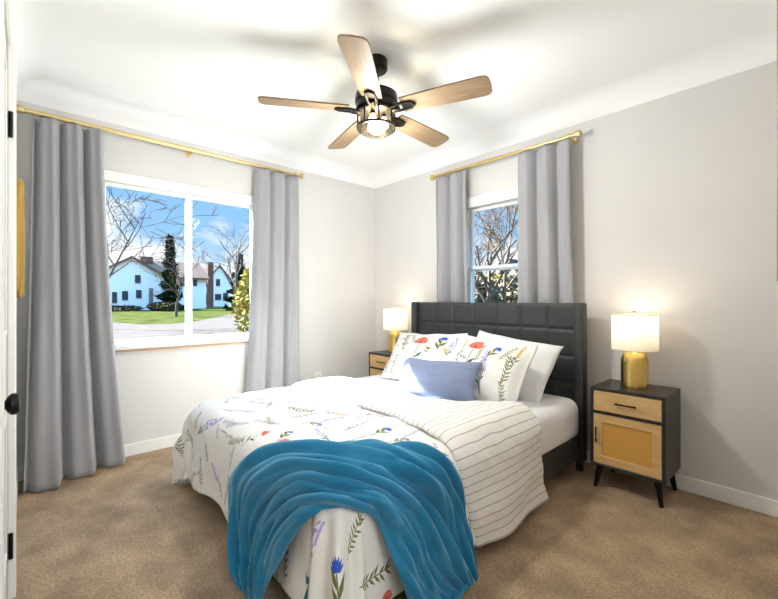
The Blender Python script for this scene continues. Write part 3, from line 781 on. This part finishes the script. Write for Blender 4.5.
rnd = random.Random(11)
PLACED = [(m_lavender, 2.16, -2.46, 1.28, .31), (m_sprig, 2.44, -2.14, 1.99, .15), (m_sprig, 2.545, -2.08, 1.57, .17), (m_blue, 2.555, -2.285, 2.64, .21), (m_poppy, 2.76, -1.93, 2.9, .13),
          (m_sprig, 1.194, -2.30, 1.85, .09), (m_lavender, 1.37, -2.42, 2.35, .19), (m_sprig, 1.56, -2.39, 2.44, .12), (m_lavender, .98, -2.21, .52, .28), (m_poppy, 1.55, -2.12, 1.0, .13),
          (m_sprig, 1.40, -2.15, .6, .13), (m_blue, 1.745, -2.03, 2.0, .11), (m_lavender, 1.90, -1.865, 2.95, .17), (m_blue, 1.965, -1.70, 1.63, .13), (m_lavender, 1.822, -1.74, 1.68, .16),
          (m_blue, 2.50, -1.465, 3.0, .15), (m_sprig, 2.66, -1.45, 3.0, .11), (m_sprig, 2.02, -2.46, 1.5, .15), (m_lavender, 1.10, -2.02, .5, .2), (m_sprig, 1.30, -1.75, .4, .16), (m_goldspike, 1.52, -1.66, .5, .14), (m_sprig, .80, -1.95, .8, .16)]
SCR = [(1.3, -2.084, .52, .14), (1.637, -1.857, 1.42, .14), (1.05, -1.85, .5, .14), (1.42, -1.98, .5, .12), (1.75, -1.60, 1.5, .11), (1.2, -1.60, .4, .13)]
def soft(c): return tuple(.62 * a_ + .38 * .42 for a_ in c)
for f_, x, y, a, h_ in PLACED:
    f_(PT, x, y, a, h_, rnd)
for q in SCR: m_script(PT, *q, rnd)
OLD = (OL, DG, TEAL, LAV, BLU, RED, YEL)
OL, DG, TEAL, LAV, BLU, RED, YEL = (soft(c) for c in OLD)      # the smaller printed sprigs are paler
gx, gy = 20, 12
for i in range(gx):
    for j in range(gy):
        x = UX0 + (i + .5 + rnd.uniform(-.28, .28)) * (UX1 - UX0) / gx; y = UY0 + (j + .5 + rnd.uniform(-.25, .25)) * (UY1 - UY0) / gy
        if any(hypot(x - p[1] - cos(p[3]) * p[4] * .5, y - p[2] - sin(p[3]) * p[4] * .5) < .05 + p[4] * .38 for p in PLACED) or (x > 2.15 and y < -1.8): continue
        a = rnd.choice((.5, 1.5, 2.4)) + rnd.uniform(-.3, .3)
        if rnd.random() < .22: m_script(PT, x - .05, y, a, .11, rnd)
        else: MOTIFS[rnd.choice((0, 0, 0, 1, 1, 2, 3, 4, 5))](PT, x, y, a, rnd.uniform(.09, .14), rnd)
OL, DG, TEAL, LAV, BLU, RED, YEL = OLD
M_floral = print_mat('floral_cotton', PT.image('floral_print'))
comf = empty('comforter', (0, 0, 0), 'cream floral comforter draped over the bed with striped side folded back', 'comforter')
def comf_y1(x): return -1.36 - .05 * sstep(1.9, 2.5, x) + .02 * sin(x * 5)
OVX, OVY = .50, .48
def cf(u, v):
    x0, x1 = XL + RR - OVX - .05, XR - RR + OVX
    x = x0 + (x1 - x0) * u; yb_ = YF + RR - OVY + .02 * sin(x * 6)
    y = yb_ + (comf_y1(x) - yb_) * v
    return x, y
def cuv(u, v):
    x, y = cf(u, v); return ((x - UX0) / (UX1 - UX0), (y - UY0) / (UY1 - UY0))
grid('floral_face', lambda u, v: drape(*cf(u, v)), 240, 120, M_floral, comf, cuv, thick=.018, off=-1)
# striped reverse, folded back toward the pillows
M_stripe = mat('striped_cotton', (.80, .78, .73), .9)
def stripes():
    t = M_stripe.node_tree; b = t.nodes['Principled BSDF']; u = t.nodes.new('ShaderNodeUVMap'); u.uv_map = 'UVMap'; s_ = t.nodes.new('ShaderNodeSeparateXYZ'); t.links.new(u.outputs[0], s_.inputs[0])
    a = t.nodes.new('ShaderNodeMath'); a.operation = 'MULTIPLY'; a.inputs[1].default_value = 1 / .038; t.links.new(s_.outputs['X'], a.inputs[0])
    f = t.nodes.new('ShaderNodeMath'); f.operation = 'FRACT'; t.links.new(a.outputs[0], f.inputs[0])
    r = t.nodes.new('ShaderNodeValToRGB'); r.color_ramp.elements[0].position = .0; r.color_ramp.elements[0].color = (.80, .78, .725, 1)
    r.color_ramp.elements[1].position = 1.0; r.color_ramp.elements[1].color = (.80, .78, .725, 1)
    for p_, c_ in ((.43, (.80, .78, .725, 1)), (.46, (.40, .37, .34, 1)), (.54, (.40, .37, .34, 1)), (.57, (.80, .78, .725, 1))):
        q = r.color_ramp.elements.new(p_); q.color = c_
    t.links.new(f.outputs[0], r.inputs['Fac']); t.links.new(r.outputs['Color'], b.inputs['Base Color'])
    tcn = t.nodes.new('ShaderNodeTexCoord'); n = t.nodes.new('ShaderNodeTexNoise'); n.inputs['Scale'].default_value = 28; t.links.new(tcn.outputs['Object'], n.inputs['Vector'])
    bp_ = t.nodes.new('ShaderNodeBump'); bp_.inputs['Strength'].default_value = .5; bp_.inputs['Distance'].default_value = .012; t.links.new(n.outputs['Fac'], bp_.inputs['Height']); t.links.new(bp_.outputs[0], b.inputs['Normal'])
stripes()
def sf(u, v):
    x0, x1 = XL + RR - .42, XR - RR + .52
    x = x0 + (x1 - x0) * u
    yf0 = -1.44 - .07 * sstep(1.7, 2.3, x) + .10 * sstep(2.3, 2.7, x); ye = -1.05 + .26 * sstep(1.72, 2.2, x) + .015 * sin(x * 7)
    return x, yf0 + (ye - yf0) * v
def stripe_pos(u, v):
    x, y = sf(u, v); yf0 = sf(u, 0)[1]
    t = min(1, (y - yf0) / .05); l_ = .004 + .020 * sqrt(max(0, 1 - (1 - t) ** 2)) * (1 - .5 * sstep(.85, 1, v))
    return drape(x, y, l_ + .004 * sin(x * 34 + y * 3) * t, 2)
grid('striped_fold', stripe_pos, 200, 60, M_stripe, comf, lambda u, v: sf(u, v), thick=.012, off=-1)

# ------------------------------------------------------------------ blue throw laid diagonally over the foot corner
def hull(p, g):
    r = RR + g; qx = max(XL - g - p.x, p.x - XR - g) + r; qy = (YF - g) - p.y + r; qz = p.z - (ZT + g) + r
    k = KK * max(0, ZT - p.z) + .03 * sstep(.45, .0, p.z)
    return sqrt(max(qx - k, 0) ** 2 + max(qy - k, 0) ** 2 + max(qz, 0) ** 2) - r + min(max(qx, qy, qz), 0)
def cast(px_, py_, g):
    d = (FWD + RGT * ((px_ - CX) / FPX) + Vector((0, 0, -(py_ - CY) / FPX))).normalized(); t = .25
    for _ in range(90):
        p = CAM + d * t; s_ = min(hull(p, g), p.z - .02)
        if s_ < .0006: break
        t += max(s_ * .8, .0004)
        if t > 4: break
    return p
def hnormal(p, g):
    e = .004; f = lambda q: min(hull(q, g), q.z - .02)
    return Vector((f(p + Vector((e, 0, 0))) - f(p - Vector((e, 0, 0))), f(p + Vector((0, e, 0))) - f(p - Vector((0, e, 0))), f(p + Vector((0, 0, e))) - f(p - Vector((0, 0, e))))).normalized()
RINGS = [((245, 590), (262, 604)), ((237, 562), (272, 580)), ((233, 530), (284, 560)), ((231.5, 500), (300, 532)), ((238, 470), (318, 513)), ((265, 450), (334, 508.5)), ((300, 446.5), (347, 508)), ((345, 447), (359, 510)), ((390, 447.5), (372, 516)), ((420, 449), (381, 533)), ((446, 461), (387, 550)), ((460, 488), (394, 570)), ((466, 520), (402, 592)), ((471, 546), (413, 612)), ((475, 566), (430, 622)), ((471, 585), (446, 622))]
def cr1(a, b, c, d, t): return .5 * ((2 * b) + (-a + c) * t + (2 * a - 5 * b + 4 * c - d) * t * t + (-a + 3 * b - 3 * c + d) * t ** 3)
def ringpt(u, s_):
    n = len(RINGS) - 1; x = u * n; i = min(int(x), n - 1); t = x - i
    g = [RINGS[min(max(i + k, 0), n)][s_] for k in (-1, 0, 1, 2)]
    return cr1(*[q[0] for q in g], t), cr1(*[q[1] for q in g], t)
def throw_pos(u, v):
    a = ringpt(u, 0); b_ = ringpt(u, 1)
    p = cast(a[0] + (b_[0] - a[0]) * v, a[1] + (b_[1] - a[1]) * v, .022)
    n = hnormal(p, .022)
    edge = sstep(0, .06, v) * sstep(0, .06, 1 - v)
    w = v + .13 * sin(u * 6.5 + .6) + .16 * nz(u * 3.5, v * 1.5, 4)
    top = sstep(.22, .45, u) * sstep(.98, .6, u)
    f = .050 * nz(u * 4.2, w * 6.0, 11) + .026 * nz(u * 6.5 + 3, w * 13.0, 23) + .020 * (1 - 2.5 * abs(nz(u * 4.0, w * 7.0, 31))) + .010 * nz(u * 11, v * 8, 7)
    f += .007 * nz(u * 15, w * 26, 41)
    f += .010 * sin(w * 38 + 7 * nz(u * 4, v * 2, 5)) * top * sstep(.62, .15, v)
    f *= .35 + .65 * edge
    f *= .15 + .85 * sstep(0, .06, u) * sstep(0, .06, 1 - u)
    q = p + n * max(-.012, f * .9 + .006)
    q.z = max(q.z, .012)
    return q
thr = grid('throw_blanket', throw_pos, 170, 110, M_throw, thick=.008, off=-1)
tag(thr, 'teal blue velour throw bunched over the foot corner of the bed', 'blanket')

# ------------------------------------------------------------------ pillows
def pillow(name, m, w, h, t, loc, tilt, rz, seed, label, group=None, flange=0.0, roll=0.0, pinch=1.0):
    nu, nv = 44, 34; rnd_ = random.Random(seed)
    bm = bmesh.new(); L = bm.loops.layers.uv.new('UVMap')
    def pos(u, v, s_):
        fw = flange / (w / 2); fh = flange / (h / 2)
        uu = min(1, abs(u) / (1 - fw)); vv = min(1, abs(v) / (1 - fh))
        prof = max(0, (1 - uu ** 2.4)) ** .62 * max(0, (1 - vv ** 2.4)) ** .62
        x = w / 2 * u * (1 - .05 * pinch * (1 - v * v)); y = h / 2 * v * (1 - .06 * pinch * (1 - u * u))
        z = s_ * t / 2 * prof + .006 * nz(u * 3, v * 3, seed + s_) * prof + .010 * nz(u * 2 + 4, v * 2, seed)
        if abs(u) < .999 and abs(v) < .999: z += s_ * .003
        z += .005 * sin(u * 9 + seed) * (1 - prof) * .5
        return Vector((x, y, z))
    top = [[bm.verts.new(pos(-1 + 2 * i / nu, -1 + 2 * j / nv, 1)) for j in range(nv + 1)] for i in range(nu + 1)]
    bot = [[top[i][j] if i in (0, nu) or j in (0, nv) else bm.verts.new(pos(-1 + 2 * i / nu, -1 + 2 * j / nv, -1)) for j in range(nv + 1)] for i in range(nu + 1)]
    for G, fl in ((top, False), (bot, True)):
        for i in range(nu):
            for j in range(nv):
                ids = [(i, j), (i + 1, j), (i + 1, j + 1), (i, j + 1)]
                if fl: ids = ids[::-1]
                f = bm.faces.new([G[a][b] for a, b in ids])
                for lp_, (a, b) in zip(f.loops, ids): lp_[L].uv = (a / nu, b / nv)
    o = link(name, bm, m, None, True)
    o.location = loc; o.rotation_euler = (Matrix.Rotation(rz, 3, 'Z') @ Matrix.Rotation(tilt, 3, 'X') @ Matrix.Rotation(roll, 3, 'Z')).to_euler()
    return tag(o, label, 'pillow', group)
def sham_print(name, seed, plan):
    P = Paint(720, 520, 0, .72, 0, .52, (.80, .785, .745)); r = random.Random(seed)
    for f, x, y, a, s_ in plan: f(P, x, y, a, s_, r)
    for k in range(7): m_script(P, r.uniform(.05, .55), r.uniform(.05, .47), r.uniform(-.3, .3), .09, r)
    return print_mat(name, P.image(name + '_image'))
H2 = pi / 2
M_shamR = sham_print('floral_sham', 5, [(m_lavender, .43, .05, H2 + .1, .34), (m_poppy, .24, .10, H2, .36), (m_sprig, .60, .16, H2 - .15, .2), (m_goldspike, .63, .30, H2, .2), (m_sprig, .62, .02, H2, .15), (m_blue, .40, .30, H2 - .5, .17), (m_sprig, .12, .05, H2, .26), (m_blue, .33, .02, H2 + .3, .15), (m_lavender, .06, .2, H2, .24), (m_goldspike, .14, .28, H2 + .2, .2), (m_sprig, .52, .33, H2 - .5, .14), (m_sprig, .33, .27, H2, .16)])
M_shamL = sham_print('floral_sham_left', 9, [(m_poppy, .36, .05, H2, .36), (m_blue, .56, .24, H2, .22), (m_lavender, .06, .04, H2 + .1, .32), (m_sprig, .20, .24, H2, .22), (m_goldspike, .62, .06, H2, .26), (m_sprig, .46, .04, H2 - .1, .24), (m_lavender, .64, .22, H2 - .1, .24), (m_sprig, .30, .34, H2 + .5, .15), (m_sprig, .14, .02, H2, .18)])
pillow('white_pillow', M_sheet, .68, .44, .17, (1.83, -.392, .650), radians(58), radians(-2), 4, 'plain white pillow leaning on headboard behind the right floral sham', roll=radians(-6))
pillow('floral_sham', M_shamR, .60, .44, .17, (1.845, -.655, .652), radians(60), radians(-4), 2, 'right-hand floral sham, with lavender spray, in front of a white pillow', 'floral shams', .025, roll=radians(-3))
pillow('floral_sham', M_shamL, .67, .45, .17, (1.215, -.565, .660), radians(52), radians(3), 6, 'left-hand floral sham beside the far nightstand', 'floral shams', .025, roll=radians(3))
pillow('lumbar_pillow', M_lumbar, .54, .295, .15, (1.66, -.91, .596), radians(56), radians(20), 8, 'small blue-grey lumbar pillow in front of the floral shams', pinch=1.9)

# ------------------------------------------------------------------ nightstands
ns_ = empty('nightstand', (2.55, -.175, 0), 'nightstand right of the bed, cane door fully in view', 'nightstand', 'nightstands')
nw, nd0, nd1, nb, ntp = .1875, -.165, .155, .13, .588
bm = bmesh.new(); th = .016
add_box(bm, -nw, nw, nd0, nd1, ntp - .018, ntp, .002, 1); add_box(bm, -nw, nw, nd0, nd1, nb, nb + th, .002, 1)
add_box(bm, -nw, -nw + th, nd0, nd1, nb + th, ntp - .018); add_box(bm, nw - th, nw, nd0, nd1, nb + th, ntp - .018); add_box(bm, -nw + th, nw - th, nd1 - .01, nd1, nb + th, ntp - .018)
add_box(bm, -nw + th, nw - th, nd0, nd1 - .01, .436, .450)
link('body', bm, M_dark, ns_)
bm = bmesh.new(); add_box(bm, -nw + th + .002, nw - th - .002, nd0 + .001, nd0 + .019, .453, ntp - .021, .0015, 1); dw = link('drawer', bm, M_tan, ns_, 'auto')
bm = bmesh.new(); add_box(bm, -.055, .055, nd0 - .020, nd0 - .012, .505, .514, .003, 2); add_box(bm, -.048, -.042, nd0 - .013, nd0 + .002, .506, .513); add_box(bm, .042, .048, nd0 - .013, nd0 + .002, .506, .513); link('handle', bm, M_black, dw, 'auto')
dx0, dx1, dz0, dz1 = -nw + th + .002, nw - th - .002, nb + th + .003, .433
bm = bmesh.new(); fw = .045
add_box(bm, dx0, dx1, nd0 + .001, nd0 + .019, dz0, dz0 + fw, .0015, 1); add_box(bm, dx0, dx1, nd0 + .001, nd0 + .019, dz1 - fw, dz1, .0015, 1)
add_box(bm, dx0, dx0 + fw, nd0 + .001, nd0 + .019, dz0 + fw, dz1 - fw, .0015, 1); add_box(bm, dx1 - fw, dx1, nd0 + .001, nd0 + .019, dz0 + fw, dz1 - fw, .0015, 1)
door = link('door', bm, M_tan, ns_, 'auto')
def cane_mat():
    m = mat('cane_weave', (.66, .38, .10), .7); t = m.node_tree; b = t.nodes['Principled BSDF']; tcn = t.nodes.new('ShaderNodeTexCoord')
    c1 = t.nodes.new('ShaderNodeTexChecker'); c1.inputs['Scale'].default_value = 170; t.links.new(tcn.outputs['Object'], c1.inputs['Vector'])
    c1.inputs['Color1'].default_value = (.58, .29, .05, 1); c1.inputs['Color2'].default_value = (.68, .38, .09, 1)
    t.links.new(c1.outputs['Color'], b.inputs['Base Color']); return m
bm = bmesh.new(); add_box(bm, dx0 + fw, dx1 - fw, nd0 + .008, nd0 + .014, dz0 + fw, dz1 - fw); cp = link('cane_panel', bm, cane_mat(), door); cp['label'] = 'woven amber cane panel'
bm = bmesh.new(); add_box(bm, dx0 + .014, dx0 + .022, nd0 - .020, nd0 - .012, .27, .36, .003, 2); add_box(bm, dx0 + .015, dx0 + .021, nd0 - .013, nd0 + .002, .278, .284); add_box(bm, dx0 + .015, dx0 + .021, nd0 - .013, nd0 + .002, .346, .352); link('handle', bm, M_black, door, 'auto')
for sx in (-1, 1):
    for yy, sy in ((nd0 + .035, -1), (nd1 - .035, 1)):
        bm = bmesh.new(); add_tube(bm, [(sx * (nw - .045), yy, nb + .002), (sx * (nw - .022), yy + sy * .018, 0)], [.019, .011], 12); link('leg', bm, M_black, ns_, 'auto')
ns2 = dup(ns_, (.49, -.175, 0), 'nightstand in the far corner, partly hidden by bed and pillows')

# ------------------------------------------------------------------ table lamps
lm = empty('table_lamp', (2.55, -.185, .5885), 'gold-base table lamp with lit white drum shade on the right nightstand', 'table lamp', 'table lamps')
lathe_part('base', [(.066, 0), (.070, .003), (.070, .150), (.067, .172), (.057, .192), (.042, .205), (.022, .211), (.012, .213)], M_gold, lm, 40)
lathe_part('neck', [(.010, .21), (.010, .30)], M_gold, lm, 12)
M_shade = bpy.data.materials.new('linen_shade'); M_shade.use_nodes = True
def shade_nodes():
    t = M_shade.node_tree; t.nodes.clear(); o = t.nodes.new('ShaderNodeOutputMaterial'); mi = t.nodes.new('ShaderNodeMixShader'); d = t.nodes.new('ShaderNodeBsdfDiffuse'); tl = t.nodes.new('ShaderNodeBsdfTranslucent')
    d.inputs['Color'].default_value = (.88, .86, .81, 1); tl.inputs['Color'].default_value = (.92, .88, .80, 1); mi.inputs[0].default_value = .5
    t.links.new(d.outputs[0], mi.inputs[1]); t.links.new(tl.outputs[0], mi.inputs[2]); t.links.new(mi.outputs[0], o.inputs[0])
shade_nodes()
lathe_part('shade', [(.119, .217), (.116, .424)], M_shade, lm, 48, cap=False)
for zz, rr in ((.219, .119), (.422, .116)):
    bm = bmesh.new(); add_lathe(bm, [(rr - .001, zz - .002), (rr + .001, zz - .002), (rr + .001, zz + .002), (rr - .001, zz + .002), (rr - .001, zz - .002)], 48, cap=False)
    if zz > .4:
        for k in range(3):
            a = 2 * pi * k / 3; add_tube(bm, [(.0, .0, .415), (rr * cos(a), rr * sin(a), .421)], .002, 6)
    link('shade_ring', bm, M_goldrod, lm, 'auto')
lathe_part('finial', [(.004, .41), (.004, .427), (.009, .431), (.009, .440), (.004, .446)], M_gold, lm, 16)
lathe_part('bulb', [(.012, .30), (.014, .315), (.028, .345), (.029, .362), (.018, .385), (.003, .39)], M_bulb, lm, 20)
def lamp_light(root):
    l = bpy.data.lights.new('lamp_light', 'POINT'); l.energy = 1.4; l.color = (1.0, .86, .68); l.shadow_soft_size = .035
    o = bpy.data.objects.new('lamp_light', l); COL.objects.link(o); o.location = (0, 0, .405); o.parent = root
lm2 = dup(lm, (.52, -.185, .5885), 'gold-base table lamp with lit white drum shade in the far corner')
lamp_light(lm); lamp_light(lm2)

# ------------------------------------------------------------------ small things on the walls
ol = empty('wall_outlet', (0, -.725, .345), 'white outlet plate on the wall right of the far curtain', 'outlet')
bm = bmesh.new(); add_box(bm, 0, .006, -.036, .036, -.058, .058, .002, 2); link('plate', bm, M_plate, ol, 'auto')
for zz in (-.022, .022):
    bm = bmesh.new(); add_box(bm, .006, .008, -.016, .016, zz - .014, zz + .014, .002, 2); link('socket', bm, mat('socket_plastic', (.75, .75, .72), .4), ol, 'auto')

mir = empty('wall_mirror', (.72, RY, 1.37), 'gold-framed mirror on the wall between door and curtain', 'mirror')
def rrect(w, h, r, n=6):
    pts = []
    for cx_, cz_, a0 in ((w / 2 - r, h / 2 - r, 0), (-w / 2 + r, h / 2 - r, pi / 2), (-w / 2 + r, -h / 2 + r, pi), (w / 2 - r, -h / 2 + r, 3 * pi / 2)):
        for i in range(n + 1): a = a0 + pi / 2 * i / n; pts.append((cx_ + r * cos(a), cz_ + r * sin(a)))
    return pts
bm = bmesh.new(); rings = []
for w_, h_, r_, y_ in ((.47, .53, .045, 0), (.47, .53, .045, .030), (.44, .50, .04, .044), (.40, .46, .03, .044), (.39, .45, .028, .030)):
    rings.append([bm.verts.new((x, y_, z)) for x, z in rrect(w_, h_, r_)])
for a, b in zip(rings, rings[1:]):
    for i in range(len(a)): bm.faces.new((a[i], a[(i + 1) % len(a)], b[(i + 1) % len(a)], b[i]))
link('frame', bm, mat('aged_gold', (.42, .26, .06), .45, .85), mir, 'auto')
bm = bmesh.new(); bm.faces.new([bm.verts.new((x, .031, z)) for x, z in rrect(.392, .452, .028)]); link('mirror_glass', bm, mat('mirror_silver', (.9, .9, .9), .03, 1.0), mir)

pf = empty('wall_frame', (RX, -1.2, 1.6), 'sliver of a golden wooden frame at the right edge of view', 'picture frame')
bm = bmesh.new()
x0 = -.033
add_box(bm, x0, 0, -.30, -.265, -.46, .46, .003, 1); add_box(bm, x0, 0, .265, .30, -.46, .46, .003, 1); add_box(bm, x0, 0, -.265, .265, .425, .46, .003, 1); add_box(bm, x0, 0, -.265, .265, -.46, -.425, .003, 1)
link('frame', bm, mat('golden_oak', (.42, .25, .09), .45), pf, 'auto')
bm = bmesh.new(); add_box(bm, -.014, -.004, -.265, .265, -.425, .425); link('backing', bm, mat('mat_board', (.75, .73, .68), .8), pf)
